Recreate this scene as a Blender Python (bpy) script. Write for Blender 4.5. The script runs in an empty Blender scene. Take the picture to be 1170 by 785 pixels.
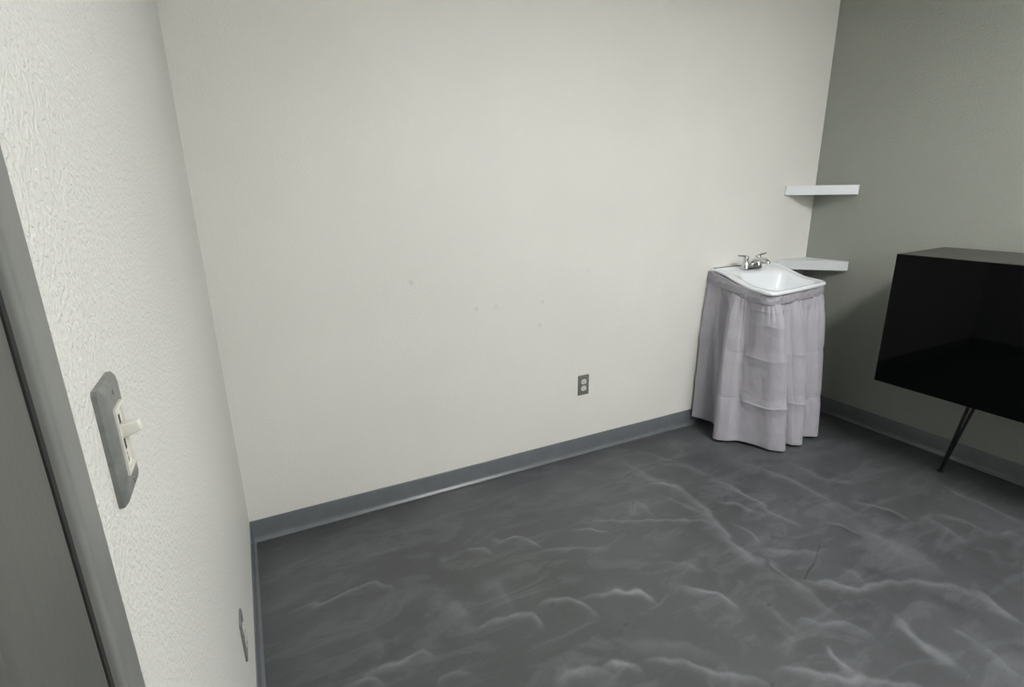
import bpy, bmesh, math, random
import numpy as np
from mathutils import Vector, Matrix
random.seed(4)
C = bpy.context.scene.collection
PI = math.pi
W = 3.48          # room width
D = 3.10          # room depth (y from 0 to -D)
H = 2.72          # ceiling height

CREAM = (0.735, 0.733, 0.700)
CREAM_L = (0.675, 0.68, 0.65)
GREYG = (0.30, 0.315, 0.28)
BASEC = (0.135, 0.15, 0.162)
FRAMEC = (0.175, 0.182, 0.173)
DOORC = (0.095, 0.098, 0.090)
GLOSS = 0.10
SKIRT = (0.422, 0.412, 0.458)
FL_D = (0.042, 0.046, 0.047); FL_M = (0.067, 0.072, 0.075); FL_L = (0.098, 0.105, 0.111)
FL_T1 = (0.064, 0.071, 0.069); FL_T2 = (0.078, 0.080, 0.090)
FL_W = (0.225, 0.235, 0.25); FL_K = (0.034, 0.037, 0.040)
SW = 0.8
LCOL = (1.0, 0.99, 0.975)
LIGHTS = [(1.98, -2.56, 1.15, 0.50, 44, 'long flush ceiling light across the front end of the room')]
EXPO = 0.2
CAMM = Matrix(((0.8942473, 0.1399109, -0.4251431, 0.143037), (-0.4472436, 0.2428939, -0.8607994, -2.323491), (-0.0171706, 0.9599101, 0.2797815, 1.477801), (0, 0, 0, 1)))
STROKES=[
([(0.117,-0.517),(0.21,-0.514),(0.307,-0.508),(0.37,-0.503),(0.431,-0.515),(0.468,-0.573)],0.8,1),
([(0.403,-0.341),(0.474,-0.326),(0.572,-0.334)],0.4,1),
([(0.816,-0.488),(0.867,-0.512),(0.911,-0.55)],0.8,1),
([(0.942,-0.484),(1.041,-0.511),(1.082,-0.558),(1.098,-0.617)],0.9,1),
([(1.302,-0.585),(1.372,-0.613),(1.423,-0.668)],0.9,1),
([(1.093,-0.653),(1.141,-0.654),(1.231,-0.695),(1.357,-0.756)],0.5,1),
([(0.951,-0.903),(1.037,-0.926),(1.08,-0.971),(1.087,-1.025)],1,1.3),
([(0.699,-0.903),(0.8,-0.906),(0.876,-0.914),(0.896,-0.951),(0.904,-0.997)],0.9,1.3),
([(1.098,-0.944),(1.2,-0.969),(1.295,-1.007),(1.311,-1.06)],0.7,1),
([(0.308,-0.912),(0.396,-0.902),(0.472,-0.905),(0.507,-0.938)],0.8,1.1),
([(0.245,-0.921),(0.314,-0.934),(0.347,-0.969)],0.8,1),
([(0.501,-1.052),(0.532,-1.028),(0.613,-1.05)],0.4,1),
([(0.834,-1.211),(0.886,-1.187),(0.949,-1.224),(0.997,-1.263)],0.7,2),
([(0.999,-1.243),(1.053,-1.241),(1.073,-1.282)],0.7,1.5),
([(0.692,-0.505),(0.775,-0.478)],0.4,1.5),
([(0.649,-0.703),(0.664,-0.803),(0.69,-0.894)],0.35,4),
([(0.837,-0.712),(0.844,-0.786),(0.848,-0.864)],0.35,3),
([(0.369,-0.734),(0.37,-0.829),(0.348,-0.877)],0.25,3),
([(1.398,-0.574),(1.486,-0.615),(1.6,-0.676),(1.777,-0.758),(1.882,-0.826)],0.7,1),
([(1.661,-0.523),(1.607,-0.611),(1.689,-0.555),(1.673,-0.662)],0.5,1.3),
([(1.882,-0.184),(1.889,-0.383),(1.95,-0.552),(1.938,-0.705),(1.894,-0.856),(1.85,-0.975),(1.832,-1.081),(1.871,-1.15),(1.862,-1.237),(1.865,-1.324),(1.853,-1.387),(1.85,-1.442)],0.6,2.6),
([(1.816,-0.442),(1.927,-0.475),(1.95,-0.552)],0.6,1),
([(2.154,-0.565),(2.198,-0.685),(2.199,-0.81),(2.186,-0.919),(2.201,-1.034)],0.7,1.3),
([(2.04,-0.293),(2.151,-0.419),(2.197,-0.548)],0.4,1.5),
([(2.032,-0.704),(2.086,-0.784),(2.143,-0.896)],0.5,1.3),
([(1.963,-0.893),(1.966,-0.967),(1.958,-1.037)],0.6,0.8),
([(1.218,-0.974),(1.279,-1.002),(1.312,-1.044),(1.327,-1.086)],0.9,1),
([(1.47,-1.089),(1.521,-1.137),(1.561,-1.184),(1.573,-1.246)],1,1.2),
([(1.907,-1.071),(1.984,-1.111),(2.051,-1.16),(2.138,-1.193)],0.4,2),
([(1.909,-1.277),(1.982,-1.328),(2.065,-1.398),(2.205,-1.433),(2.268,-1.462)],0.6,1.5),
([(2.111,-1.3),(2.118,-1.338),(2.09,-1.389)],0.4,1.2),
([(2.583,-1.033),(2.664,-1.116),(2.681,-1.229)],0.5,1.5),
([(2.329,-1.063),(2.365,-1.121),(2.388,-1.186)],0.4,1.2),
([(3.158,-1.124),(3.123,-1.217),(3.108,-1.296),(3.105,-1.393),(3.096,-1.48)],0.6,1.2),
([(2.042,-1.524),(2.009,-1.587),(1.986,-1.643),(1.983,-1.696),(1.972,-1.75)],0.7,2.5),
([(1.694,-1.514),(1.683,-1.563),(1.669,-1.611)],0.8,1.2),
([(1.715,-1.39),(1.779,-1.437),(1.847,-1.494),(1.865,-1.555)],0.5,1.3),
([(1.126,-1.266),(1.197,-1.302),(1.246,-1.361),(1.298,-1.414),(1.346,-1.454),(1.398,-1.502)],0.8,1.4),
([(1.465,-1.487),(1.551,-1.546),(1.649,-1.618),(1.751,-1.685),(1.804,-1.726)],0.7,1.6),
([(1.023,-1.234),(1.079,-1.271),(1.092,-1.307)],0.6,1.3),
([(2.447,-1.598),(2.387,-1.667),(2.372,-1.724),(2.375,-1.761)],0.6,1.5),
([(2.144,-1.649),(2.152,-1.687),(2.15,-1.728)],0.5,1.2),
([(2.915,-1.471),(2.959,-1.502)],0.5,1),
([(2.268,-1.462),(2.312,-1.5),(2.365,-1.545),(2.404,-1.617)],0.5,2),
([(2.837,-1.266),(2.874,-1.332),(2.877,-1.436)],0.4,1.6),
([(1.491,-0.938),(1.559,-0.986),(1.611,-1.048)],0.4,1),
([(2.494,-0.951),(2.447,-1.15),(2.408,-1.348),(2.428,-1.479)],0.25,6),
([(2.683,-0.617),(2.677,-0.826),(2.801,-0.932)],0.4,2),
([(2.448,-0.535),(2.501,-0.671),(2.521,-0.858),(2.509,-0.976)],0.5,1.6),
([(1.078,-1.161),(1.226,-1.254),(1.349,-1.366)],0.3,3),
([(1.62,-1.393),(1.622,-1.444),(1.551,-1.471)],0.3,2.5),
([(2.145,-1.749),(2.113,-1.809),(2.119,-1.855)],0.4,2),
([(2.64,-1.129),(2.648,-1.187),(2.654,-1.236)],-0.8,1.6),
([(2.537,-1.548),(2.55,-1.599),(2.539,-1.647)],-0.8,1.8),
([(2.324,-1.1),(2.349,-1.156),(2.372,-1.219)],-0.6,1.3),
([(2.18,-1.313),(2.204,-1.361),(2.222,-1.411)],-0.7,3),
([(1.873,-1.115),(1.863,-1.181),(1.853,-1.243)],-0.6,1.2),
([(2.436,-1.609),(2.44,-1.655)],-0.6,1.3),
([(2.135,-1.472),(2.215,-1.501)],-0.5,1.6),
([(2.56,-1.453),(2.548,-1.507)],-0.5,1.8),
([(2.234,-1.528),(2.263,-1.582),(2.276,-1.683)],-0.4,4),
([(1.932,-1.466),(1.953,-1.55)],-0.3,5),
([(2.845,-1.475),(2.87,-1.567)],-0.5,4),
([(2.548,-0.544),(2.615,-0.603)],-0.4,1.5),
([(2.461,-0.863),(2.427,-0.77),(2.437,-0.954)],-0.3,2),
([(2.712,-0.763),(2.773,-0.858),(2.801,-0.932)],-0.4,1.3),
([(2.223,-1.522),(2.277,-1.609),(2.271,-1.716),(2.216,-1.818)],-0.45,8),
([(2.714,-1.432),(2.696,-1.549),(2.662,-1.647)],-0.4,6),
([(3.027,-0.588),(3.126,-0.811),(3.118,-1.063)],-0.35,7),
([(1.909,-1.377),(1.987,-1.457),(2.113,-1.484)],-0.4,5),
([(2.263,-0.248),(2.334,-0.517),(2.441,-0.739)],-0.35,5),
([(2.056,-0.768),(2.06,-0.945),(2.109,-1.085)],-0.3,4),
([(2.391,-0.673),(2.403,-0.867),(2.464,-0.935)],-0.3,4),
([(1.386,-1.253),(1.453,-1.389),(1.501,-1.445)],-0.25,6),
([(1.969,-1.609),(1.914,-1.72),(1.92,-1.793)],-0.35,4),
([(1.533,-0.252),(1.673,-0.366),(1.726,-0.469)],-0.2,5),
([(2.438,-0.989),(2.51,-1.011),(2.527,-1.101)],0.3,2),
([(2.398,-1.21),(2.455,-1.322),(2.437,-1.437)],0.3,5),
([(2.751,-1.251),(2.744,-1.366),(2.686,-1.47)],0.3,3),
([(1.843,-0.568),(1.873,-0.704),(1.885,-0.759)],0.4,1.2),
([(2.013,-0.113),(2.098,-0.255),(2.184,-0.437)],0.3,1.5),
([(1.673,-1.293),(1.672,-1.367),(1.656,-1.446)],0.3,2)]
# ------------------------------------------------------------------ helpers
def tag(o, label=None, cat=None, group=None, kind=None):
    if label: o['label'] = label
    if cat: o['category'] = cat
    if group: o['group'] = group
    if kind: o['kind'] = kind
    return o

def empty(name, loc=(0, 0, 0), rz=0):
    o = bpy.data.objects.new(name, None); C.objects.link(o)
    o.location = loc; o.rotation_euler = (0, 0, rz); o.empty_display_size = 0.1
    return o

def obj(name, bm, mat, parent=None, smooth=False, auto=None):
    me = bpy.data.meshes.new(name)
    bmesh.ops.recalc_face_normals(bm, faces=bm.faces[:])
    bm.to_mesh(me); bm.free()
    if mat: me.materials.append(mat)
    if smooth:
        me.polygons.foreach_set('use_smooth', [True] * len(me.polygons))
    if auto is not None:
        me.polygons.foreach_set('use_smooth', [True] * len(me.polygons))
        me.set_sharp_from_angle(angle=math.radians(auto))
    o = bpy.data.objects.new(name, me); C.objects.link(o)
    if parent: o.parent = parent
    return o

def box(bm, x0, x1, y0, y1, z0, z1, bevel=0, seg=2):
    vs = [bm.verts.new((x, y, z)) for x in (x0, x1) for y in (y0, y1) for z in (z0, z1)]
    fs = [(0, 1, 3, 2), (4, 6, 7, 5), (0, 4, 5, 1), (2, 3, 7, 6), (0, 2, 6, 4), (1, 5, 7, 3)]
    faces = [bm.faces.new([vs[i] for i in f]) for f in fs]
    if bevel:
        es = list({e for f in faces for e in f.edges})
        bmesh.ops.bevel(bm, geom=es, offset=bevel, segments=seg, profile=0.5, affect='EDGES')

def hexa(bm, bottom, top, bevel=0, seg=2):
    n = len(bottom)
    b = [bm.verts.new(p) for p in bottom]; t = [bm.verts.new(p) for p in top]
    faces = [bm.faces.new(b[::-1]), bm.faces.new(t)]
    for i in range(n):
        faces.append(bm.faces.new((b[i], b[(i + 1) % n], t[(i + 1) % n], t[i])))
    if bevel:
        es = list({e for f in faces for e in f.edges})
        bmesh.ops.bevel(bm, geom=es, offset=bevel, segments=seg, profile=0.5, affect='EDGES')

def tube(bm, pts, radii, seg=14, flat=None):
    pts = [Vector(p) for p in pts]
    if not hasattr(radii, '__len__'): radii = [radii] * len(pts)
    rings = []
    up = Vector((0, 0, 1))
    prev = None
    for i, p in enumerate(pts):
        d = (pts[min(i + 1, len(pts) - 1)] - pts[max(i - 1, 0)]).normalized()
        a = d.cross(up if abs(d.z) < 0.95 else Vector((1, 0, 0))).normalized() if prev is None else (prev - d * prev.dot(d)).normalized()
        prev = a
        b = d.cross(a).normalized()
        fl = 1 if flat is None else flat[i]
        rings.append([bm.verts.new(p + a * radii[i] * math.cos(2 * PI * k / seg) + b * radii[i] * fl * math.sin(2 * PI * k / seg)) for k in range(seg)])
    for r0, r1 in zip(rings, rings[1:]):
        for k in range(seg):
            bm.faces.new((r0[k], r0[(k + 1) % seg], r1[(k + 1) % seg], r1[k]))
    bm.faces.new(rings[0][::-1]); bm.faces.new(rings[-1])

def lathe(bm, prof, cx=0, cy=0, seg=28):
    rings = []
    for r, z in prof:
        rings.append([bm.verts.new((cx + r * math.cos(2 * PI * k / seg), cy + r * math.sin(2 * PI * k / seg), z)) for k in range(seg)])
    for r0, r1 in zip(rings, rings[1:]):
        for k in range(seg):
            bm.faces.new((r0[k], r0[(k + 1) % seg], r1[(k + 1) % seg], r1[k]))
    bm.faces.new(rings[0][::-1]); bm.faces.new(rings[-1])

def smooth01(a, b, x):
    t = min(1, max(0, (x - a) / (b - a)))
    return t * t * (3 - 2 * t)

def rounded_rect(w, h, r, seg=6):
    pts = []
    for cx, cy, a0 in ((w/2 - r, h/2 - r, 0), (-w/2 + r, h/2 - r, 90), (-w/2 + r, -h/2 + r, 180), (w/2 - r, -h/2 + r, 270)):
        for k in range(seg + 1):
            a = math.radians(a0 + 90 * k / seg)
            pts.append((cx + r * math.cos(a), cy + r * math.sin(a)))
    return pts

# ------------------------------------------------------------------ materials
class NT:
    def __init__(s, name):
        s.m = bpy.data.materials.new(name); s.m.use_nodes = True
        s.t = s.m.node_tree; s.t.nodes.clear()
        s.out = s.t.nodes.new('ShaderNodeOutputMaterial')
        s.b = s.t.nodes.new('ShaderNodeBsdfPrincipled')
        s.t.links.new(s.b.outputs[0], s.out.inputs[0])
    def n(s, typ, **kw):
        nd = s.t.nodes.new(typ)
        for k, v in kw.items():
            if k.startswith('i_'):
                nd.inputs[k[2:].replace('_', ' ')].default_value = v
            else: setattr(nd, k, v)
        return nd
    def l(s, a, b): s.t.links.new(a, b)
    def coord(s, scale=(1, 1, 1), kind='Object'):
        tc = s.n('ShaderNodeTexCoord'); mp = s.n('ShaderNodeMapping')
        mp.inputs['Scale'].default_value = scale
        s.l(tc.outputs[kind], mp.inputs[0]); return mp.outputs[0]
    def noise(s, co, scale, detail=3, rough=0.5, dist=0, typ=None):
        nd = s.n('ShaderNodeTexNoise')
        if typ: nd.noise_type = typ
        nd.inputs['Scale'].default_value = scale; nd.inputs['Detail'].default_value = detail
        nd.inputs['Roughness'].default_value = rough; nd.inputs['Distortion'].default_value = dist
        s.l(co, nd.inputs['Vector']); return nd.outputs[0]
    def math(s, op, a, b=None, clamp=False):
        nd = s.n('ShaderNodeMath', operation=op, use_clamp=clamp)
        for i, v in enumerate((a, b)):
            if v is None: continue
            if isinstance(v, (int, float)): nd.inputs[i].default_value = v
            else: s.l(v, nd.inputs[i])
        return nd.outputs[0]
    def ramp(s, fac, stops):
        nd = s.n('ShaderNodeValToRGB')
        e = nd.color_ramp.elements
        while len(e) < len(stops): e.new(0.5)
        for el, (p, c) in zip(e, stops):
            el.position = p; el.color = (*c, 1) if hasattr(c, '__len__') else (c, c, c, 1)
        s.l(fac, nd.inputs[0]); return nd.outputs[0]
    def mix(s, fac, a, b, mode='MIX'):
        nd = s.n('ShaderNodeMix', data_type='RGBA', blend_type=mode)
        for i, v in ((0, fac), (6, a), (7, b)):
            if isinstance(v, (int, float)): nd.inputs[i].default_value = v
            elif isinstance(v, tuple): nd.inputs[i].default_value = (*v, 1)
            else: s.l(v, nd.inputs[i])
        return nd.outputs[2]
    def bump(s, h, dist, strength=1.0, prev=None):
        nd = s.n('ShaderNodeBump'); nd.inputs['Distance'].default_value = dist; nd.inputs['Strength'].default_value = strength
        s.l(h, nd.inputs['Height'])
        if prev is not None: s.l(prev, nd.inputs['Normal'])
        return nd.outputs[0]
    def set(s, **kw):
        for k, v in kw.items():
            k = k.replace('_', ' ')
            s.b.inputs[k].default_value = (*v, 1) if isinstance(v, tuple) else v
        return s

def simple(name, col, rough=0.5, metal=0, spec=0.5, var=0.06, vscale=30, bump=0.0, bscale=300, **kw):
    m = NT(name).set(Roughness=rough, Metallic=metal, Specular_IOR_Level=spec, **kw)
    co = m.coord()
    nz = m.noise(co, vscale, 4)
    a = tuple(c * (1 - var) for c in col); b = tuple(min(1, c * (1 + var)) for c in col)
    m.l(m.ramp(nz, [(0.3, a), (0.7, b)]), m.b.inputs['Base Color'])
    if bump:
        m.l(m.bump(m.noise(co, bscale, 3), bump), m.b.inputs['Normal'])
    return m.m

def wall_material(name, col, scale, depth, stretch=(1, 1, 1), rough=0.45, spots=(), spec=0.35):
    m = NT(name).set(Roughness=rough, Specular_IOR_Level=spec)
    co = m.coord(); cs = m.coord(stretch)
    a = tuple(c * 0.97 for c in col); b = tuple(min(1, c * 1.025) for c in col)
    base = m.ramp(m.noise(co, 1.6, 4, 0.55), [(0.3, a), (0.7, b)])
    for (p, r, k) in spots:
        vm = m.n('ShaderNodeVectorMath', operation='DISTANCE')
        m.l(co, vm.inputs[0]); vm.inputs[1].default_value = p
        nz = m.noise(co, 45, 3)
        d = m.math('ADD', vm.outputs['Value'], m.math('MULTIPLY', m.math('SUBTRACT', nz, 0.5), r * 1.8))
        msk = m.math('SUBTRACT', 1.0, m.math('DIVIDE', d, r), clamp=True)
        base = m.mix(m.math('MULTIPLY', msk, k, clamp=True), base, tuple(c * 0.45 for c in col))
    m.l(base, m.b.inputs['Base Color'])
    n1 = m.noise(cs, scale, 2, 0.45, 0.4)
    splat = m.ramp(n1, [(0.42, 0.0), (0.60, 1.0)])
    n2 = m.noise(cs, scale * 2.6, 2)
    h = m.math('ADD', splat, m.math('MULTIPLY', n2, 0.5))
    m.l(m.bump(h, depth), m.b.inputs['Normal'])
    return m.m

M = {}
M['wall_cream'] = wall_material('cream wall paint', CREAM, 110, 0.00042,
    spots=[((0.794, 0, 1.078), .018, .28), ((1.106, 0, 0.922), .014, .3), ((1.204, 0, 0.92), .016, .3), ((1.469, 0, 0.917), .016, .22),
           ((1.453, 0, 0.80), .018, .25), ((1.743, 0, 1.056), .015, .2)])
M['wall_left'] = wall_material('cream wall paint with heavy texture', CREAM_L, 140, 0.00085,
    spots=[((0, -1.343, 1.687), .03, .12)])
M['wall_grey'] = wall_material('grey green wall paint', GREYG, 100, 0.0008, spec=0.5, rough=0.4)
M['ceiling'] = wall_material('white ceiling paint', (0.72, 0.72, 0.70), 80, 0.001)
M['baseboard'] = simple('blue grey vinyl baseboard', BASEC, 0.22, spec=0.6, vscale=12)
M['frame'] = simple('grey enamel on steel frame', FRAMEC, 0.38, spec=0.5, vscale=14, bump=0.0002, bscale=150)
M['door'] = simple('dark grey enamel on door', DOORC, 0.42, spec=0.4, vscale=10, bump=0.0002, bscale=150)
M['plate'] = simple('grey painted cover plate', (0.150, 0.158, 0.150), 0.36, spec=0.5, vscale=60, var=.16, bump=0.0010, bscale=160)
M['device'] = simple('off white plastic device', (0.64, 0.635, 0.585), 0.3, spec=0.5, vscale=80, var=.05)
M['slot'] = simple('dark recess', (0.02, 0.02, 0.02), 0.7)
M['white_wood'] = simple('white laminate shelf', (0.70, 0.735, 0.76), 0.35, spec=0.5, vscale=20, var=.02)
M['porcelain'] = simple('white glazed porcelain', (0.80, 0.835, 0.87), 0.10, spec=0.55, vscale=8, var=.01, Coat_Weight=0.3, Coat_Roughness=0.05)
M['chrome'] = simple('polished chrome', (0.62, 0.62, 0.62), 0.12, metal=1, vscale=20, var=.03)
M['caulk'] = simple('white caulk', (0.6, 0.6, 0.58), 0.6)
M['black_gloss'] = simple('black high gloss lacquer', (0.0012, 0.0014, 0.0016), 0.03, spec=GLOSS, vscale=5, var=.05)
M['black_satin'] = simple('charcoal satin carcass', (0.05, 0.049, 0.046), 0.42, spec=0.5, vscale=40, var=.12, bump=0.0001, bscale=500)
M['black_metal'] = simple('black powder coated steel', (0.006, 0.006, 0.007), 0.4, spec=0.4)
M['housing'] = simple('white enamel lamp housing', (0.75, 0.75, 0.73), 0.4)

def fabric():
    m = NT('mauve grey polyester skirt fabric').set(Roughness=0.62, Specular_IOR_Level=0.25, Sheen_Weight=0.15, Sheen_Roughness=0.4)
    co = m.coord()
    a = tuple(c * 0.93 for c in SKIRT); b = tuple(c * 1.05 for c in SKIRT)
    base = m.ramp(m.noise(co, 9, 5, 0.6), [(0.3, a), (0.7, b)])
    # slubby weave: stretched streaks
    weave = m.noise(m.coord((260, 260, 14)), 1.0, 3)
    base = m.mix(m.ramp(weave, [(0.35, 0.0), (0.7, 0.16)]), base, tuple(c * 0.72 for c in SKIRT))
    # darker olive patch near the hem
    vm = m.n('ShaderNodeVectorMath', operation='DISTANCE')
    mp = m.coord((1, 1, 1.3)); m.l(mp, vm.inputs[0]); vm.inputs[1].default_value = (2.60, -0.37, 0.085 * 1.3)
    d = m.math('ADD', vm.outputs['Value'], m.math('MULTIPLY', m.noise(co, 14, 3), 0.05))
    msk = m.ramp(d, [(0.04, 1.0), (0.135, 0.0)])
    base = m.mix(m.math('MULTIPLY', msk, 0.55), base, (0.17, 0.165, 0.135))
    m.l(base, m.b.inputs['Base Color'])
    m.l(m.bump(m.noise(m.coord((420, 420, 420)), 1.0, 2), 0.0003, prev=m.bump(m.noise(co, 19, 4, 0.55), 0.006)), m.b.inputs['Normal'])
    return m.m
M['fabric'] = fabric()

def floor_material():
    m = NT('stained polished concrete').set(Specular_IOR_Level=0.5)
    co = m.coord()
    at = m.n('ShaderNodeAttribute', attribute_name='swirl').outputs['Fac']
    cr = m.n('ShaderNodeAttribute', attribute_name='crack').outputs['Fac']
    big = m.noise(co, 1.7, 5, 0.6, 0.6)
    base = m.ramp(big, [(0.28, FL_D), (0.5, FL_M), (0.72, FL_L)])
    # tint drift: greenish to violet grey
    tint = m.noise(co, 1.1, 3, 0.5, 0.5)
    base = m.mix(0.55, base, m.ramp(tint, [(0.35, FL_T1), (0.65, FL_T2)]))
    # trowelled wisps, stretched across the diagonal of the room
    tc = m.n('ShaderNodeTexCoord'); mp = m.n('ShaderNodeMapping')
    mp.inputs['Rotation'].default_value = (0, 0, math.radians(38)); mp.inputs['Scale'].default_value = (1.3, 3.6, 1)
    m.l(tc.outputs['Object'], mp.inputs[0])
    w1 = m.noise(mp.outputs[0], 2.2, 6, 0.62, 1.2)
    wis = m.ramp(w1, [(0.50, 0.0), (0.60, 0.16), (0.68, 0.05), (0.8, 0.22)])
    base = m.mix(wis, base, FL_W)
    dk = m.ramp(m.noise(mp.outputs[0], 3.1, 5, 0.6, 0.9), [(0.58, 0.0), (0.76, 0.36)])
    base = m.mix(dk, base, FL_K)
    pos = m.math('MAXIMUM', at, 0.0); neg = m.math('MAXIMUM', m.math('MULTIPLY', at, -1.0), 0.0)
    brk = m.ramp(m.noise(co, 12, 5, 0.65, 0.8), [(0.25, 0.45), (0.6, 1.0)])
    base = m.mix(m.math('MULTIPLY', m.math('MULTIPLY', pos, brk), SW, clamp=True), base, FL_W)
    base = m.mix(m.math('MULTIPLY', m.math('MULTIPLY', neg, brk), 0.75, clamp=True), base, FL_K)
    fine = m.noise(co, 90, 3, 0.6)
    base = m.mix(0.35, base, m.ramp(fine, [(0.3, 0.82), (0.7, 1.12)]), 'MULTIPLY')
    base = m.mix(m.math('MULTIPLY', cr, 0.8, clamp=True), base, (0.015, 0.015, 0.015))
    m.l(base, m.b.inputs['Base Color'])
    rg = m.ramp(m.noise(co, 5, 5, 0.6), [(0.3, 0.30), (0.7, 0.46)])
    m.l(rg, m.b.inputs['Roughness'])
    m.l(m.bump(m.noise(co, 22, 5, 0.6), 0.0006), m.b.inputs['Normal'])
    return m.m
M['floor'] = floor_material()

# ------------------------------------------------------------------ setting
def catmull(P, n):
    P = [np.array(p, float) for p in P]
    P = [2 * P[0] - P[1]] + P + [2 * P[-1] - P[-2]]
    out = []
    m = len(P) - 3
    for i in range(m):
        p0, p1, p2, p3 = P[i:i + 4]
        for k in range(n):
            t = k / n
            out.append(0.5 * (2*p1 + (p2-p0)*t + (2*p0-5*p1+4*p2-p3)*t*t + (3*p1-p0-3*p2+p3)*t**3))
    out.append(P[-2]); return out

def seg_dist(X, Y, a, b):
    d = b - a; L = np.hypot(*d) + 1e-9
    t = np.clip(((X - a[0]) * d[0] + (Y - a[1]) * d[1]) / L**2, 0, 1)
    px, py = a[0] + t * d[0], a[1] + t * d[1]
    dist = np.hypot(X - px, Y - py)
    side = (d[0] * (Y - a[1]) - d[1] * (X - a[0])) / L
    return dist, side, t

def make_floor():
    st = 0.006
    xs = np.unique(np.round(np.concatenate([np.linspace(0, W, 581), np.arange(1.88, 2.20, 0.002)]), 5))
    ys = np.unique(np.round(np.concatenate([np.linspace(-D, 0, 517), np.arange(-1.30, -1.13, 0.002)]), 5))
    nx, ny = len(xs), len(ys)
    X, Y = np.meshgrid(xs, ys)
    V = np.stack([X.ravel(), Y.ravel(), np.zeros(X.size)], 1)
    idx = np.arange(nx * ny).reshape(ny, nx)
    F = np.stack([idx[:-1, :-1], idx[:-1, 1:], idx[1:, 1:], idx[1:, :-1]], -1).reshape(-1, 4)
    me = bpy.data.meshes.new('floor')
    me.from_pydata(V.tolist(), [], F.tolist())
    # pigment wobble so that no stroke edge is ruler straight
    wx = 0.008 * np.sin(31 * Y + 3 * np.sin(17 * X)) + 0.004 * np.sin(83 * X + 40 * Y)
    wy = 0.008 * np.sin(27 * X + 3 * np.sin(19 * Y)) + 0.004 * np.sin(71 * Y - 52 * X)
    Xw, Yw = X + wx, Y + wy
    sw = np.zeros_like(X)
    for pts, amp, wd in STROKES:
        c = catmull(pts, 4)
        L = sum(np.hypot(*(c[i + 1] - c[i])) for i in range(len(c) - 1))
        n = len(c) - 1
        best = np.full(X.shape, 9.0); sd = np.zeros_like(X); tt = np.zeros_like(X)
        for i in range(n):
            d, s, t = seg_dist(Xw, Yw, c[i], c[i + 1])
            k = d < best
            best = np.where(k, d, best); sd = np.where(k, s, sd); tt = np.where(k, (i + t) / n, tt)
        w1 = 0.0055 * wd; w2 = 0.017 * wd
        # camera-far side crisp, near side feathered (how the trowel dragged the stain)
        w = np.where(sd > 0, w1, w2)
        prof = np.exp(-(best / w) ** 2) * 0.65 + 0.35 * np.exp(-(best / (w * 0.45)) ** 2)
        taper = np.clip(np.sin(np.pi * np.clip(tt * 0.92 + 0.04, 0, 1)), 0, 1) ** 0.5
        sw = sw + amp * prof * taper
    sw = np.clip(sw, -1, 1.15)
    ck = np.zeros_like(X)
    for i in range(len(CRACK) - 1):
        d, s, t = seg_dist(X + 0.4 * wx, Y + 0.4 * wy, np.array(CRACK[i]), np.array(CRACK[i + 1]))
        ck = np.maximum(ck, np.exp(-(d / (0.0038 if i == 0 else 0.0026)) ** 2) * (0.12, 0.6, 0.95)[i])
    for x, y in SPECKS:
        ck = np.maximum(ck, 0.9 * np.exp(-((X - x) ** 2 + (1.6 * (Y - y)) ** 2) / 0.008 ** 2))
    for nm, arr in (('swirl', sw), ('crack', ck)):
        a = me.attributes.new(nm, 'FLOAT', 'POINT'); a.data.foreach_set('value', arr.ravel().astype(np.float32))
    me.materials.append(M['floor'])
    o = bpy.data.objects.new('floor', me); C.objects.link(o)
    tag(o, kind='structure')

CRACK = [(2.348, -1.021), (2.151, -1.161), (2.03, -1.222), (1.913, -1.275)]
SPECKS = [(1.16, -1.128), (1.677, -1.295), (1.407, -1.526), (0.98, -0.929)]
make_floor()

def struct(name, bm, mat, **kw):
    return tag(obj(name, bm, mat, **kw), kind='structure')

TH = 0.12
bm = bmesh.new(); box(bm, -TH, W + TH, 0, TH, -0.02, H); struct('wall_back', bm, M['wall_cream'])
bm = bmesh.new(); box(bm, W, W + TH, -D, 0, -0.02, H); struct('wall_right', bm, M['wall_grey'])
bm = bmesh.new(); box(bm, -TH, W + TH, -D - TH, -D, -0.02, H); struct('wall_front', bm, M['wall_cream'])
bm = bmesh.new(); box(bm, -TH, W + TH, -D - TH, TH, H, H + 0.1); struct('ceiling', bm, M['ceiling'])
DY0, DY1, DZ = -1.880, -2.755, 2.06      # door slab
FJ0, FJ1, FZ = -1.8715, -2.763, 2.068    # inner faces of the frame
FO0, FO1, FT = -1.831, -2.804, 2.109     # outer edges of the frame face
bm = bmesh.new()
JW0, JW1, JZ = -1.845, -2.79, 2.095
box(bm, -TH, 0, JW0, 0, -0.02, H); box(bm, -TH, 0, -D, JW1, -0.02, H); box(bm, -TH, 0, JW1, JW0, JZ, H)
struct('wall_left', bm, M['wall_left'])

# vinyl cove baseboards: profile (distance from wall, height)
BP = [(0, 0), (0.0160, 0), (0.0160, 0.0012), (0.0150, 0.0040), (0.0120, 0.0066), (0.0088, 0.0092), (0.0062, 0.0130), (0.0042, 0.021), (0.0036, 0.03),
      (0.0036, 0.0985), (0.0028, 0.1010), (0.0010, 0.1020), (0, 0.1020)]
def baseboard(name, p0, p1, nrm):
    bm = bmesh.new()
    a = [bm.verts.new((p0[0] + nrm[0] * d, p0[1] + nrm[1] * d, z + 0.0003)) for d, z in BP]
    b = [bm.verts.new((p1[0] + nrm[0] * d, p1[1] + nrm[1] * d, z + 0.0003)) for d, z in BP]
    for i in range(len(BP) - 1):
        bm.faces.new((a[i], a[i + 1], b[i + 1], b[i]))
    bm.faces.new(a[::-1]); bm.faces.new(b)
    struct(name, bm, M['baseboard'], auto=50)
baseboard('baseboard_back', (0, 0), (W, 0), (0, -1))
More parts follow.
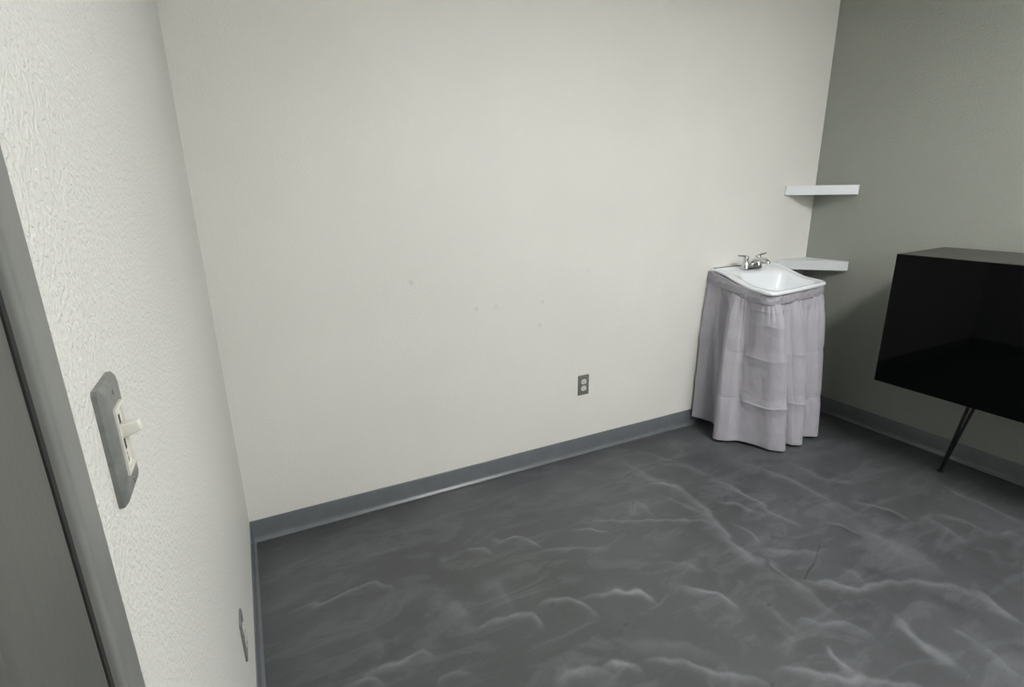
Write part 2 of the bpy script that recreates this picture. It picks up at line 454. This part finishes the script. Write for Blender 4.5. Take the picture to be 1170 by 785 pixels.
baseboard('baseboard_right', (W, 0), (W, -D), (-1, 0))
baseboard('baseboard_left', (0, 0), (0, FO0), (1, 0))
baseboard('baseboard_front', (W, -D), (0, -D), (0, 1))

# steel door frame (trim_1): one profile swept round the opening
def door_frame():
    prof = [(0.0, 0.0), (0.0, 0.006), (0.0015, 0.008), (0.034, 0.008), (0.0375, 0.0072), (0.0398, 0.005), (0.0405, 0.002),
            (0.0405, -0.045), (0.053, -0.045), (0.053, -0.105), (0.014, -0.105), (0.014, 0.0)]   # (inset from outer edge, x)
    path = []
    rows = []
    for ins, x in prof:
        rows.append([(x, FO0 - ins, 0.0), (x, FO0 - ins, FT - ins), (x, FO1 + ins, FT - ins), (x, FO1 + ins, 0.0)])
    bm = bmesh.new()
    vs = [[bm.verts.new(p) for p in r] for r in rows]
    n = len(vs)
    for i in range(n):
        r0, r1 = vs[i], vs[(i + 1) % n]
        for k in range(3):
            bm.faces.new((r0[k], r0[k + 1], r1[k + 1], r1[k]))
    for k in (0, 3):
        bm.faces.new([vs[i][k] for i in range(n)])
    struct('trim_1', bm, M['frame'], auto=40)
door_frame()
bm = bmesh.new()
box(bm, -0.044, -0.0004, DY0 + 0.0012, FJ0 - 0.0004, 0.01, FZ - 0.001)  # black strip filling the gap between frame and door slab
o = obj('door_gap_strip', bm, M['slot'], bpy.data.objects['trim_1'])

# panelled door slab
def door():
    bm = bmesh.new()
    T = 0.044
    ys = (DY0, DY1); w = DY0 - DY1
    # outer shell without front face
    def yy(v): return DY0 - v
    r = 0.007
    # panels: (v0,v1,z0,z1) in slab coordinates
    st = 0.072
    v_in = [(st, w / 2 - 0.045), (w / 2 + 0.045, w - st)]
    zr = [(0.19, 0.86), (1.00, 1.62), (1.72, 1.96)]
    vcuts = sorted({r, w - r} | {a for p in v_in for a in p}); zcuts = sorted({0.008 + r, DZ - r} | {a for p in zr for a in p})
    for i in range(len(vcuts) - 1):
        for j in range(len(zcuts) - 1):
            v0, v1, z0, z1 = vcuts[i], vcuts[i + 1], zcuts[j], zcuts[j + 1]
            hole = any(abs(v0 - a) < 1e-6 and abs(v1 - b) < 1e-6 for a, b in v_in) and any(abs(z0 - a) < 1e-6 and abs(z1 - b) < 1e-6 for a, b in zr)
            if not hole:
                bm.faces.new([bm.verts.new((0, yy(a), b)) for a, b in ((v0, z0), (v1, z0), (v1, z1), (v0, z1))])
            else:
                loops = []
                for ins, x in ((0, 0), (0.016, -0.001), (0.029, -0.0045), (0.038, -0.011), (0.044, -0.018), (0.0475, -0.018), (0.048, -0.0012), (0.052, -0.0002)):
                    loops.append([bm.verts.new((x, yy(a), b)) for a, b in ((v0 + ins, z0 + ins), (v1 - ins, z0 + ins), (v1 - ins, z1 - ins), (v0 + ins, z1 - ins))])
                for l0, l1 in zip(loops, loops[1:]):
                    for k in range(4):
                        bm.faces.new((l0[k], l0[(k + 1) % 4], l1[(k + 1) % 4], l1[k]))
                bm.faces.new(loops[-1])
    # rounded arris, sides and back
    L = []
    for ins, x in ((r, 0), (r * 0.5, -r * 0.08), (r * 0.15, -r * 0.25), (0, -r * 0.6), (0, -T)):
        L.append([bm.verts.new((x, yy(a), b)) for a, b in ((ins, 0.008 + ins), (w - ins, 0.008 + ins), (w - ins, DZ - ins), (ins, DZ - ins))])
    for l0, l1 in zip(L, L[1:]):
        for k in range(4):
            bm.faces.new((l0[k], l0[(k + 1) % 4], l1[(k + 1) % 4], l1[k]))
    bm.faces.new(L[-1])
    bmesh.ops.remove_doubles(bm, verts=bm.verts[:], dist=1e-5)
    d = struct('door_1', bm, M['door'], auto=35)
    bm = bmesh.new()
    tube(bm, [(0.0, 0, 0), (0.008, 0, 0)], [0.030, 0.028], 24)
    tube(bm, [(0.008, 0, 0), (0.03, 0, 0), (0.036, 0, 0), (0.05, 0, 0), (0.062, 0, 0), (0.066, 0, 0)], [0.011, 0.011, 0.02, 0.027, 0.024, 0.012], 24)
    h = obj('door_handle', bm, M['chrome'], d, smooth=True); h.location = (0, DY1 + 0.065, 0.98)
    for z in (0.25, 1.05, 1.82):
        bm = bmesh.new(); tube(bm, [(-0.001, 0, -0.05), (-0.001, 0, 0.05)], 0.0038, 12)
        hg = obj('hinge', bm, M['frame'], d, smooth=True); hg.location = (0, (DY1 + FJ1) / 2, z)
door()

# ------------------------------------------------------------------ ceiling lights (out of frame, they light the room)
def ceiling_light(x, y, lx, ly, strength, label):
    t = empty('ceiling_light', (x, y, H)); tag(t, label, 'ceiling light')
    bm = bmesh.new()
    o = 0.035
    for a in ((-lx/2 - o, lx/2 + o, -ly/2 - o, -ly/2), (-lx/2 - o, lx/2 + o, ly/2, ly/2 + o), (-lx/2 - o, -lx/2, -ly/2, ly/2), (lx/2, lx/2 + o, -ly/2, ly/2)):
        box(bm, *a, -0.05, 0.0)
    obj('housing', bm, M['housing'], t)
    bm = bmesh.new(); box(bm, -lx/2, lx/2, -ly/2, ly/2, -0.042, -0.001)
    m = NT('glowing lamp diffuser')
    m.set(Base_Color=(0.8, 0.8, 0.8), Emission_Color=LCOL, Emission_Strength=strength)
    obj('diffuser', bm, m.m, t)
for L in LIGHTS: ceiling_light(*L)

# ------------------------------------------------------------------ wall devices
def wall_outlet(loc, rz, label):
    """local frame: plate faces -y, z up, origin at the plate's centre on the wall"""
    t = empty('wall_outlet', loc, rz); tag(t, label, 'electrical outlet')
    def slab(bm, w, h, r, y0, y1, inset):
        a = rounded_rect(w, h, r); b = rounded_rect(w - 2 * inset, h - 2 * inset, max(r - inset, 0.0005))
        mid = (y0 * 0.4 + y1 * 0.6)
        V0 = [bm.verts.new((x, y0, z)) for x, z in a]; V1 = [bm.verts.new((x, mid, z)) for x, z in a]; V2 = [bm.verts.new((x, y1, z)) for x, z in b]
        n = len(a)
        for A, B in ((V0, V1), (V1, V2)):
            for k in range(n): bm.faces.new((A[k], A[(k + 1) % n], B[(k + 1) % n], B[k]))
        bm.faces.new(V2); bm.faces.new(V0[::-1])
    bm = bmesh.new(); slab(bm, 0.070, 0.116, 0.004, 0, -0.0055, 0.003)
    obj('cover_plate', bm, M['plate'], t, auto=35)
    for s in (1, -1):
        bm = bmesh.new()
        # duplex face: circle with flattened top and bottom
        R, hh = 0.0172, 0.0140
        a = []
        for k in range(36):
            an = 2 * PI * k / 36
            a.append((R * math.cos(an), max(-hh, min(hh, R * math.sin(an)))))
        V0 = [bm.verts.new((x, -0.004, z)) for x, z in a]; V1 = [bm.verts.new((x, -0.0068, z)) for x, z in a]; V2 = [bm.verts.new((x * .95, -0.0075, z * .95)) for x, z in a]
        for A, B in ((V0, V1), (V1, V2)):
            for k in range(36): bm.faces.new((A[k], A[(k + 1) % 36], B[(k + 1) % 36], B[k]))
        bm.faces.new(V2); bm.faces.new(V0[::-1])
        r = obj('receptacle', bm, M['device'], t); r.location = (0, 0, 0.0195 * s)
        bm = bmesh.new()
        box(bm, -0.0075, -0.0055, -0.0078, -0.0074, -0.0005, 0.0075); box(bm, 0.0055, 0.0075, -0.0078, -0.0074, 0.0005, 0.0070)
        tube(bm, [(0, -0.0074, -0.0072), (0, -0.0078, -0.0072)], 0.0024, 10)
        obj('slot', bm, M['slot'], r)
    bm = bmesh.new(); tube(bm, [(0, -0.005, 0), (0, -0.0068, 0)], [0.0032, 0.0026], 14)
    obj('screw', bm, M['plate'], t)
wall_outlet((1.7275, 0, 0.420), 0, 'grey outlet plate with white sockets on the long cream back wall')
wall_outlet((0, -0.995, 0.370), PI / 2, 'grey outlet plate on the left side wall, low down below the light switch')

def light_switch(loc, rz):
    t = empty('light_switch', loc, rz)
    tag(t, 'grey painted plate with white toggle light switch beside the door frame', 'light switch')
    w, h = 0.0715, 0.122
    ow, oh = 0.0345, 0.0715
    # plate with a rectangular opening and sloping edges; local: faces -y
    bm = bmesh.new()
    outer = [rounded_rect(w, h, 0.005, 4), rounded_rect(w, h, 0.005, 4), rounded_rect(w - 0.006, h - 0.006, 0.005, 4), rounded_rect(w - 0.018, h - 0.018, 0.003, 4)]
    ydep = [0, -0.0045, -0.0075, -0.0095]
    inner = rounded_rect(ow, oh, 0.0008, 4)
    loops = [[bm.verts.new((x, y, z)) for x, z in o] for o, y in zip(outer, ydep)]
    loops.append([bm.verts.new((x, -0.0095, z)) for x, z in inner]); loops.append([bm.verts.new((x, -0.002, z)) for x, z in inner])
    for A, B in zip(loops, loops[1:]):
        n = len(A)
        for k in range(n): bm.faces.new((A[k], A[(k + 1) % n], B[(k + 1) % n], B[k]))
    bm.faces.new(loops[0][::-1])
    obj('cover_plate', bm, M['plate'], t, auto=30)
    # white insert: raised rim round a recessed panel with a slot
    bm = bmesh.new()
    def ring(bm, w0, h0, w1, h1, y0, y1):
        for x0, x1, z0, z1 in ((-w0/2, w0/2, h1/2, h0/2), (-w0/2, w0/2, -h0/2, -h1/2), (-w0/2, -w1/2, -h1/2, h1/2), (w1/2, w0/2, -h1/2, h1/2)):
            box(bm, x0, x1, y1, y0, z0, z1)
    ring(bm, 0.0335, 0.0705, 0.0245, 0.0615, -0.002, -0.0115)
    box(bm, -0.0123, 0.0123, -0.0090, -0.002, -0.0308, 0.0308)
    obj('bezel', bm, M['device'], t)
    bm = bmesh.new(); box(bm, -0.0042, 0.0042, -0.0094, -0.0088, -0.013, 0.024)
    obj('slot', bm, M['slot'], t)
    bm = bmesh.new()
    hexa(bm, [(-0.0056, -0.008, -0.001), (0.0056, -0.008, -0.001), (0.0056, -0.008, 0.0150), (-0.0056, -0.008, 0.0150)],
             [(-0.0046, -0.0270, 0.0060), (0.0046, -0.0270, 0.0060), (0.0046, -0.0250, 0.0160), (-0.0046, -0.0250, 0.0160)], 0.0016, 3)
    obj('toggle', bm, M['device'], t, auto=40)
    bm = bmesh.new()
    for i in range(4): box(bm, -0.006, 0.004, -0.0094, -0.0088, -0.0225 - i * 0.0016, -0.0217 - i * 0.0016)
    box(bm, -0.002, 0.0015, -0.0096, -0.0088, -0.0190, -0.0165)
    obj('rating_mark', bm, simple('grey moulded mark', (0.30, 0.29, 0.25), 0.5), t)
    for z in (0.0485, -0.0485):
        bm = bmesh.new(); tube(bm, [(0, -0.0090, z), (0, -0.0104, z)], [0.0030, 0.0024], 14); box(bm, -0.0024, 0.0024, -0.0106, -0.0103, z - .0003, z + .0003)
        obj('screw', bm, M['plate'], t)
light_switch((0, -1.7110, 1.2445), PI / 2)

# ------------------------------------------------------------------ corner shelves
def corner_shelf(ztop, th, ax, ay, label):
    t = empty('corner_shelf', (W, 0, ztop - th)); tag(t, label, 'corner shelf', 'white corner shelves')
    bm = bmesh.new()
    e = 0.0005
    tri = [(-e, -e), (-ax, -e), (-ax, -0.012), (-0.012, -ay), (-e, -ay)]
    hexa(bm, [(x, y, 0) for x, y in tri], [(x, y, th) for x, y in tri], 0.0012, 2)
    obj('shelf_board', bm, M['white_wood'], t)
    return t
corner_shelf(1.460, 0.055, 0.286, 0.284, 'upper white triangular floating corner shelf')
corner_shelf(1.004, 0.056, 0.285, 0.290, 'lower white triangular corner shelf just behind the sink')

# ------------------------------------------------------------------ sink
BL, FLc, FRc, BR = (2.622, 0.0), (2.527, -0.507), (3.088, -0.436), (3.150, 0.0)
def plan(s, t):
    """s 0..1 left to right, t 0..1 wall to front, bowed front edge"""
    x = (1 - t) * ((1 - s) * BL[0] + s * BR[0]) + t * ((1 - s) * FLc[0] + s * FRc[0])
    y = (1 - t) * ((1 - s) * BL[1] + s * BR[1]) + t * ((1 - s) * FLc[1] + s * FRc[1])
    y -= 0.012 * t * math.sin(PI * s)
    return x, y
def rim_z(t):
    return 0.942 + 0.054 * (1 - smooth01(0.05, 0.72, t)) - 0.004 * smooth01(0.7, 1, t)
def sink():
    root = empty('wash_basin', (2.85, -0.25, 0)); tag(root, 'white porcelain wall sink with chrome taps above the fabric skirt', 'sink')
    off = Vector((-2.85, 0.25, 0))
    def P(s, t, z):
        x, y = plan(s, t); return Vector((x, y - 0.001, z)) + off
    N = 96
    # outer outline in (s,t): square at the wall, rounded at the front
    def outline(cs, ct, hs, ht, rb, rf):
        pts = []
        segs = []
        def arc(cx, cy, r, a0, a1, n):
            return [(cx + r * math.cos(math.radians(a0 + (a1 - a0) * k / n)), cy + r * math.sin(math.radians(a0 + (a1 - a0) * k / n))) for k in range(n)]
        n = N // 8
        s0, s1, t0, t1 = cs - hs, cs + hs, ct - ht, ct + ht
        # start at back-right corner, go to front-right, front-left, back-left
        pts += arc(s1 - rb, t0 + rb, rb, -90, 0, n)
        pts += [(s1, t0 + rb + (t1 - rf - t0 - rb) * k / n) for k in range(n)]
        pts += arc(s1 - rf, t1 - rf, rf, 0, 90, n)
        pts += [(s1 - rf - (s1 - s0 - 2 * rf) * k / n, t1) for k in range(n)]
        pts += arc(s0 + rf, t1 - rf, rf, 90, 180, n)
        pts += [(s0, t1 - rf - (t1 - rf - t0 - rb) * k / n) for k in range(n)]
        pts += arc(s0 + rb, t0 + rb, rb, 180, 270, n)
        pts += [(s0 + rb + (s1 - s0 - 2 * rb) * k / n, t0) for k in range(n)]
        return pts
    O = outline(0.5, 0.5, 0.5, 0.5, 0.025, 0.10)
    def inset(d):
        return [(0.5 + (s - 0.5) * (1 - 2 * d), max(t * 1.0, 0) if t < 0.02 else 0.5 + (t - 0.5) * (1 - 2 * d)) for s, t in O]
    B = outline(0.5, 0.61, 0.385, 0.315, 0.15, 0.13)
    loops = []
    def add(pts, zf): loops.append([P(s, t, zf(t)) for s, t in pts])
    add(inset(0.045), lambda t: rim_z(t) - 0.021)
    add(inset(0.012), lambda t: rim_z(t) - 0.021)
    add(inset(0.002), lambda t: rim_z(t) - 0.018)
    add(O, lambda t: rim_z(t) - 0.010)
    add(inset(0.003), lambda t: rim_z(t) - 0.005)
    add(inset(0.011), lambda t: rim_z(t) + 0.0)
    add(inset(0.022), lambda t: rim_z(t) + 0.001)
    add(inset(0.036), lambda t: rim_z(t) - 0.003)        # soft step inside the rim
    add(inset(0.05), lambda t: rim_z(t) - 0.004)
    def lerp(A, Bp, k): return [(a[0] * (1 - k) + b[0] * k, a[1] * (1 - k) + b[1] * k) for a, b in zip(A, Bp)]
    I = inset(0.05)
    add(lerp(I, B, 0.5), lambda t: rim_z(t) - 0.004)
    add(lerp(I, B, 0.9), lambda t: rim_z(t) - 0.005)
    cs, ct = 0.5, 0.56
    for k, dz in ((0.0, 0.009), (0.05, 0.020), (0.11, 0.045), (0.18, 0.075), (0.28, 0.10), (0.42, 0.118), (0.60, 0.128), (0.78, 0.134), (0.90, 0.138)):
        pts = [(s + (cs - s) * k, t + (ct - t) * k) for s, t in B]
        zb = 0.94
        loops.append([P(s, t, (rim_z(t) - dz) * (1 - smooth01(0, .3, k)) + (zb - dz) * smooth01(0, .3, k)) for s, t in pts])
    bm = bmesh.new()
    vs = [[bm.verts.new(p) for p in l] for l in loops]
    n = len(vs[0])
    for a, b in zip(vs, vs[1:]):
        for k in range(n): bm.faces.new((a[k], a[(k + 1) % n], b[(k + 1) % n], b[k]))
    bm.faces.new(vs[-1])
    # underside of the basin
    und = []
    for k, z in ((0.15, 0.87), (0.35, 0.80), (0.6, 0.765), (0.85, 0.76)):
        und.append([bm.verts.new(P(0.5 + (s - .5) * (1 - k), 0.5 + (t - .5) * (1 - k), z)) for s, t in inset(0.045)])
    prev = vs[0]
    for l in und:
        for k in range(n): bm.faces.new((prev[(k + 1) % n], prev[k], l[k], l[(k + 1) % n]))
        prev = l
    bm.faces.new(prev)
    obj('basin', bm, M['porcelain'], root, smooth=True)
    # drain
    c = P(0.5, 0.56, 0.0)
    bm = bmesh.new(); lathe(bm, [(0.026, 0.800), (0.026, 0.8055), (0.022, 0.8065), (0.018, 0.804), (0.004, 0.803)], c.x, c.y, 28)
    obj('drain', bm, M['chrome'], root, smooth=True)
    # centre-set tap: base bar and spout in one piece, two lever handles
    def Q(s_m, t_m, z):            # metres across / out from the wall at the tap's place
        return Vector((2.858 + s_m, -0.092 - t_m, z)) + off
    zd = 0.9895
    bm = bmesh.new()
    bp = []
    for k in range(32):
        a = 2 * PI * k / 32
        x = 0.050 * (1 if math.cos(a) > 0 else -1) + 0.028 * math.cos(a); y = 0.027 * math.sin(a)
        bp.append((x, y))
    lv = []
    for sc, z in ((1.0, 0), (1.0, 0.008), (0.95, 0.013), (0.8, 0.018)):
        lv.append([bm.verts.new(Q(x * (1 - (1 - sc) * .5), y * sc, zd + z)) for x, y in bp])
    for a, b in zip(lv, lv[1:]):
        for k in range(32): bm.faces.new((a[k], a[(k + 1) % 32], b[(k + 1) % 32], b[k]))
    bm.faces.new(lv[-1]); bm.faces.new(lv[0][::-1])
    sp = catmull([(0, -0.004, zd + .012), (0, 0.004, zd + .032), (0, 0.030, zd + .050), (0, 0.068, zd + .059), (0, 0.102, zd + .052), (0, 0.114, zd + .034)], 5)
    rr = np.interp(np.linspace(0, 1, len(sp)), [0, .2, .5, .8, .93, 1], [.021, .017, .0145, .0135, .0145, .0125])
    tube(bm, [Q(p[0], p[1], p[2]) for p in sp], list(rr), 18)
    tap = obj('faucet', bm, M['chrome'], root, auto=50)
    for s in (-1, 1):
        bm = bmesh.new()
        c = Q(0.051 * s, 0, 0)
        lathe(bm, [(0.025, zd + .016), (0.0235, zd + .022), (0.018, zd + .034), (0.0145, zd + .046), (0.0150, zd + .058), (0.0160, zd + .066), (0.013, zd + .075), (0.004, zd + .079)], c.x, c.y, 24)
        lev = catmull([(0.051 * s, 0, zd + .068), (0.068 * s, 0, zd + .077), (0.092 * s, -0.002, zd + .079), (0.116 * s, -0.004, zd + .083)], 4)
        tube(bm, [Q(p[0], p[1], p[2]) for p in lev], list(np.linspace(.0095, .0065, len(lev))), 14, flat=[0.7] * len(lev))
        obj('faucet_handle', bm, M['chrome'], tap, auto=50)
sink()

# ------------------------------------------------------------------ skirt round the sink
COL = [  # top of the folds (under the waistband)   hem
    ((2.603, -0.006, 0.932), (2.545, -0.022, 0.064)),
    ((2.590, -0.060, 0.910), (2.590, -0.075, 0.056)),
    ((2.583, -0.110, 0.890), (2.632, -0.110, 0.030)),
    ((2.574, -0.180, 0.866), (2.620, -0.155, 0.018)),
    ((2.562, -0.265, 0.845), (2.508, -0.235, 0.018)),
    ((2.560, -0.310, 0.840), (2.535, -0.300, 0.018)),
    ((2.560, -0.355, 0.837), (2.600, -0.345, 0.018)),
    ((2.550, -0.430, 0.836), (2.645, -0.425, 0.018)),
    ((2.568, -0.474, 0.838), (2.672, -0.500, 0.014)),
    ((2.612, -0.490, 0.842), (2.720, -0.540, 0.012)),
    ((2.650, -0.480, 0.843), (2.760, -0.515, 0.014)),
    ((2.690, -0.478, 0.845), (2.805, -0.485, 0.018)),
    ((2.750, -0.478, 0.848), (2.835, -0.530, 0.016)),
    ((2.800, -0.472, 0.850), (2.890, -0.540, 0.016)),
    ((2.840, -0.458, 0.852), (2.925, -0.480, 0.018)),
    ((2.900, -0.456, 0.855), (2.975, -0.478, 0.018)),
    ((2.960, -0.448, 0.857), (3.020, -0.515, 0.018)),
    ((3.025, -0.440, 0.860), (3.080, -0.505, 0.018)),
    ((3.075, -0.405, 0.862), (3.125, -0.430, 0.018)),
    ((3.095, -0.300, 0.874), (3.140, -0.300, 0.018)),
    ((3.108, -0.180, 0.900), (3.140, -0.180, 0.018)),
    ((3.122, -0.080, 0.925), (3.150, -0.080, 0.030)),
    ((3.130, -0.006, 0.935), (3.150, -0.022, 0.064)),
]
BAND = 0.046
def skirt():
    root = empty('sink_skirt', (2.85, -0.27, 0)); tag(root, 'mauve grey pleated fabric skirt hanging from the white sink to the floor', 'sink skirt')
    off = Vector((-2.85, 0.27, 0))
    n = 22
    def top(c):
        t = min(1.0, -c[1] / 0.50)
        return (c[0], c[1], rim_z(t) - 0.021 - BAND)
    T = catmull([top(c[0]) for c in COL], n); B = catmull([c[1] for c in COL], n)
    m = len(T)
    Bs = []
    for i in range(m):
        acc = np.zeros(3); wt = 0
        for q in range(-60, 61):
            k = min(max(i + q, 0), m - 1); g = math.exp(-(q / 34) ** 2); acc += B[k] * g; wt += g
        e = min(1.0, min(i, m - 1 - i) / 45.0)
        Bs.append(acc / wt * e + B[i] * (1 - e))
    def nrm(i):
        d = T[min(i + 3, m - 1)] - T[max(i - 3, 0)]
        v = Vector((d[1], -d[0], 0)); v = -v if v.dot(Vector((T[i][0] - 2.85, T[i][1] + 0.2, 0))) < 0 else v
        return v.normalized()
    Nn = [nrm(i) for i in range(m)]
    rows = 200
    rnd = random.Random(7)
    ph = [rnd.uniform(0, 6.28) for _ in range(12)]
    def tent(x, c, w): return max(0.0, 1 - abs(x - c) / w)
    def stepf(u, edges, vals):
        # piecewise value that changes quickly at the fold lines
        v = vals[0]
        for e, a, b2 in zip(edges, vals, vals[1:]):
            v += (b2 - a) * smooth01(e - 0.25, e + 0.25, u)
        return v
    FU = [0, 1, 1.7, 2.5, 3.2, 3.9, 4.3, 5.0, 5.5, 6.2, 7.2, 8.4, 9.15, 9.4, 9.9, 10.8, 11.3, 11.9, 12.7, 13.2, 13.6, 14.4, 15, 15.6, 16.4, 17.3, 18, 19, 20, 22]
    FV = [0, 5, -13, 4, -22, 10, 17, 3, -11, 6, -2, 6, 20, 17, -14, -19, 0, -13, 14, 18, -19, -16, 8, -16, 8, 6, -4, 3, -5, 0]
    E = [2.0, 4.3, 6.0, 9.6, 11.0, 14.0, 17.5]
    CR = [(0.560, [0.012, 0.0, 0.008, -0.006, 0.0, 0.006, -0.012, -0.02], [.7, .3, -.8, 1, -.6, .9, -.7, .6], 0.0046),
          (0.285, [0.030, 0.020, 0.010, -0.012, -0.006, -0.010, -0.022, -0.03], [.8, -.5, -.7, 1.1, -.4, 1, -.5, .4], 0.0062),
          (0.745, [0.0, 0.0, 0.004, 0.0, 0.0, 0.004, -0.006, -0.006], [.2, .2, .3, .8, .9, .5, .4, .4], 0.0028)]
    bm = bmesh.new(); grid = []
    for j in range(rows + 1):
        h = j / rows
        row = []
        for i in range(m):
            u = i / n
            p = Vector(T[i] * (1 - h) + Bs[i] * h + (B[i] - Bs[i]) * (h ** 0.40))
            z = T[i][2] * (1 - h) + B[i][2] * h
            p.z = z
            d = 0.0
            g = math.exp(-h / 0.11)
            d += 0.0075 * g * (abs(math.sin(u * 4.6 + ph[0] + 1.3 * math.sin(u * 2.3))) - 0.6) * smooth01(0, 0.03, h)
            d += 0.0050 * math.exp(-((h - 0.25) / 0.22) ** 2) * math.sin(u * 3.7 + ph[1] + 1.2 * h)
            d += 0.006 * math.sin(PI * h)
            d += 0.0011 * float(np.interp(u + 0.25 * math.sin(4 * h + 1.0), FU, FV)) * smooth01(0.0, 0.14, h) * (1 - 0.5 * h)
            d += 0.0022 * math.sin(6 * h + u * 2.7 + ph[3]) * smooth01(0.1, 0.4, h)
            for zc, jv, av, amp in CR:
                zz = zc + stepf(u, E, jv) + 0.005 * math.sin(u * 2.4 + zc * 20)
                a = amp * stepf(u, E, av)
                d += a * (tent(z, zz, 0.050) + 0.5 * tent(z, zz + 0.002, 0.009))
            for uc, amp, sl in ((5.2, 0.003, 0.5), (9.4, 0.006, 0.5), (13.5, 0.004, 0.2), (16.2, 0.003, 0.3)):
                d += amp * tent(u, uc + sl * (h - 0.5), 0.30) * smooth01(0.02, 0.2, h)
            d += 0.0020 * tent(h, 0.055, 0.010)
            p += Nn[i] * d
            p.y = min(p.y, -0.004)
            if p.z < 0.12: p.y = min(p.y, -0.018)
            row.append(bm.verts.new(p + off))
        grid.append(row)
    for j in range(rows):
        for i in range(m - 1):
            bm.faces.new((grid[j][i], grid[j][i + 1], grid[j + 1][i + 1], grid[j + 1][i]))
    o = obj('pleated_panel', bm, M['fabric'], root, smooth=True)
    sm = o.modifiers.new('thickness', 'SOLIDIFY'); sm.thickness = 0.0016; sm.offset = -1
    # waistband: follows the rim's underside
    bm = bmesh.new(); rws = []
    bh = [-0.003, 0.003, 0.008, 0.014, 0.020, 0.026, 0.032, 0.038, 0.046, 0.054, 0.062]
    for q, a in enumerate(bh):
        row = []
        for i in range(m):
            u = i / n
            p = Vector(T[i]); p.z += -0.007 + a
            bulge = 0.0045 * math.sin(PI * min(1, (a + 0.004) / 0.06))
            wr = 0.0007 * math.sin(u * 7 + a * 160) + 0.0007 * math.sin(u * 3.1 - a * 220)
            p += Nn[i] * (0.0022 + bulge + wr)
            p.y = min(p.y, -0.003)
            row.append(bm.verts.new(p + off))
        rws.append(row)
    for a, b in zip(rws, rws[1:]):
        for i in range(m - 1): bm.faces.new((a[i], a[i + 1], b[i + 1], b[i]))
    w = obj('waistband', bm, M['band'], root, smooth=True)
    sm = w.modifiers.new('thickness', 'SOLIDIFY'); sm.thickness = 0.002; sm.offset = -1
M['band'] = simple('mauve grey waistband fabric', tuple(c * 0.86 for c in SKIRT), 0.7, spec=0.2, vscale=60, var=.12, bump=0.0012, bscale=90)
skirt()

# ------------------------------------------------------------------ black cabinet on hairpin legs
def cabinet():
    xf, xb = 2.978, 3.462
    y0f, y0b = -0.822, -0.790
    y1 = -2.02
    zb, zt = 0.490, 1.1385
    root = empty('cabinet', (3.22, (y0f + y1) / 2, 0)); tag(root, 'black glossy sideboard raised on slanted thin metal legs by the grey wall', 'cabinet')
    off = Vector((-3.22, -(y0f + y1) / 2, 0))
    def V(x, y, z): return Vector((x, y, z)) + off
    bm = bmesh.new()
    ft = 0.020
    pl = [(xf + ft, y0f + 0.0015), (xb, y0b), (xb, y1), (xf + ft, y1)]
    hexa(bm, [V(x, y, zb) for x, y in pl], [V(x, y, zt) for x, y in pl], 0.0012, 2)
    obj('carcass', bm, M['black_satin'], root)
    ym = -1.424
    for a, b in ((y0f, ym + 0.0012), (ym - 0.0012, y1)):
        bm = bmesh.new(); 
        hexa(bm, [V(xf, a, zb - 0.001), V(xf + ft - 0.001, a, zb - 0.001), V(xf + ft - 0.001, b, zb - 0.001), V(xf, b, zb - 0.001)],
                 [V(xf, a, zt - 0.0005), V(xf + ft - 0.001, a, zt - 0.0005), V(xf + ft - 0.001, b, zt - 0.0005), V(xf, b, zt - 0.0005)], 0.001, 2)
        obj('door', bm, M['black_gloss'], root)
    # legs: each a narrow pair of rods meeting in a small foot
    def leg(tx, ty, fx, fy):
        bm = bmesh.new()
        top = Vector((tx, ty, zb)); foot = Vector((fx, fy, 0.006))
        for s in (-1, 1):
            tube(bm, [top + off + Vector((0.003 * s, 0.0125 * s, 0)), foot + off + Vector((0.0, 0.0015 * s, 0.0))], [0.0068, 0.0066], 12)
        hexa(bm, [V(tx - .03, ty - .035, zb - .004), V(tx + .03, ty - .035, zb - .004), V(tx + .03, ty + .035, zb - .004), V(tx - .03, ty + .035, zb - .004)],
                 [V(tx - .03, ty - .035, zb), V(tx + .03, ty - .035, zb), V(tx + .03, ty + .035, zb), V(tx - .03, ty + .035, zb)])
        l = obj('leg', bm, M['black_metal'], root, auto=40)
        bm = bmesh.new(); c = foot + off
        lathe(bm, [(0.013, 0.0003), (0.014, 0.003), (0.012, 0.009), (0.007, 0.014)], c.x, c.y, 18)
        obj('foot_pad', bm, M['black_metal'], l, smooth=True)
    leg(3.085, -1.212, 3.272, -1.070)
    leg(3.085, -1.640, 3.272, -1.800)
    leg(3.120, -1.700, 3.050, -1.620)
    leg(3.120, -1.900, 3.050, -1.980)
cabinet()

# ------------------------------------------------------------------ camera
cam = bpy.data.cameras.new('camera'); co = bpy.data.objects.new('camera', cam); C.objects.link(co)
cam.sensor_width = 36; cam.sensor_fit = 'HORIZONTAL'; cam.lens = 610.2066 / 1170 * 36; cam.clip_start = 0.01
co.matrix_world = CAMM
bpy.context.scene.camera = co

sc = bpy.context.scene
w = bpy.data.worlds.new('world'); sc.world = w; w.use_nodes = True
w.node_tree.nodes['Background'].inputs[0].default_value = (0.5, 0.52, 0.55, 1)
w.node_tree.nodes['Background'].inputs[1].default_value = 0.0
sc.view_settings.view_transform = 'Standard'; sc.view_settings.look = 'None'
sc.view_settings.gamma = 1; sc.view_settings.use_curve_mapping = False
sc.view_settings.exposure = EXPO
sc.cycles.max_bounces = 10; sc.cycles.diffuse_bounces = 6
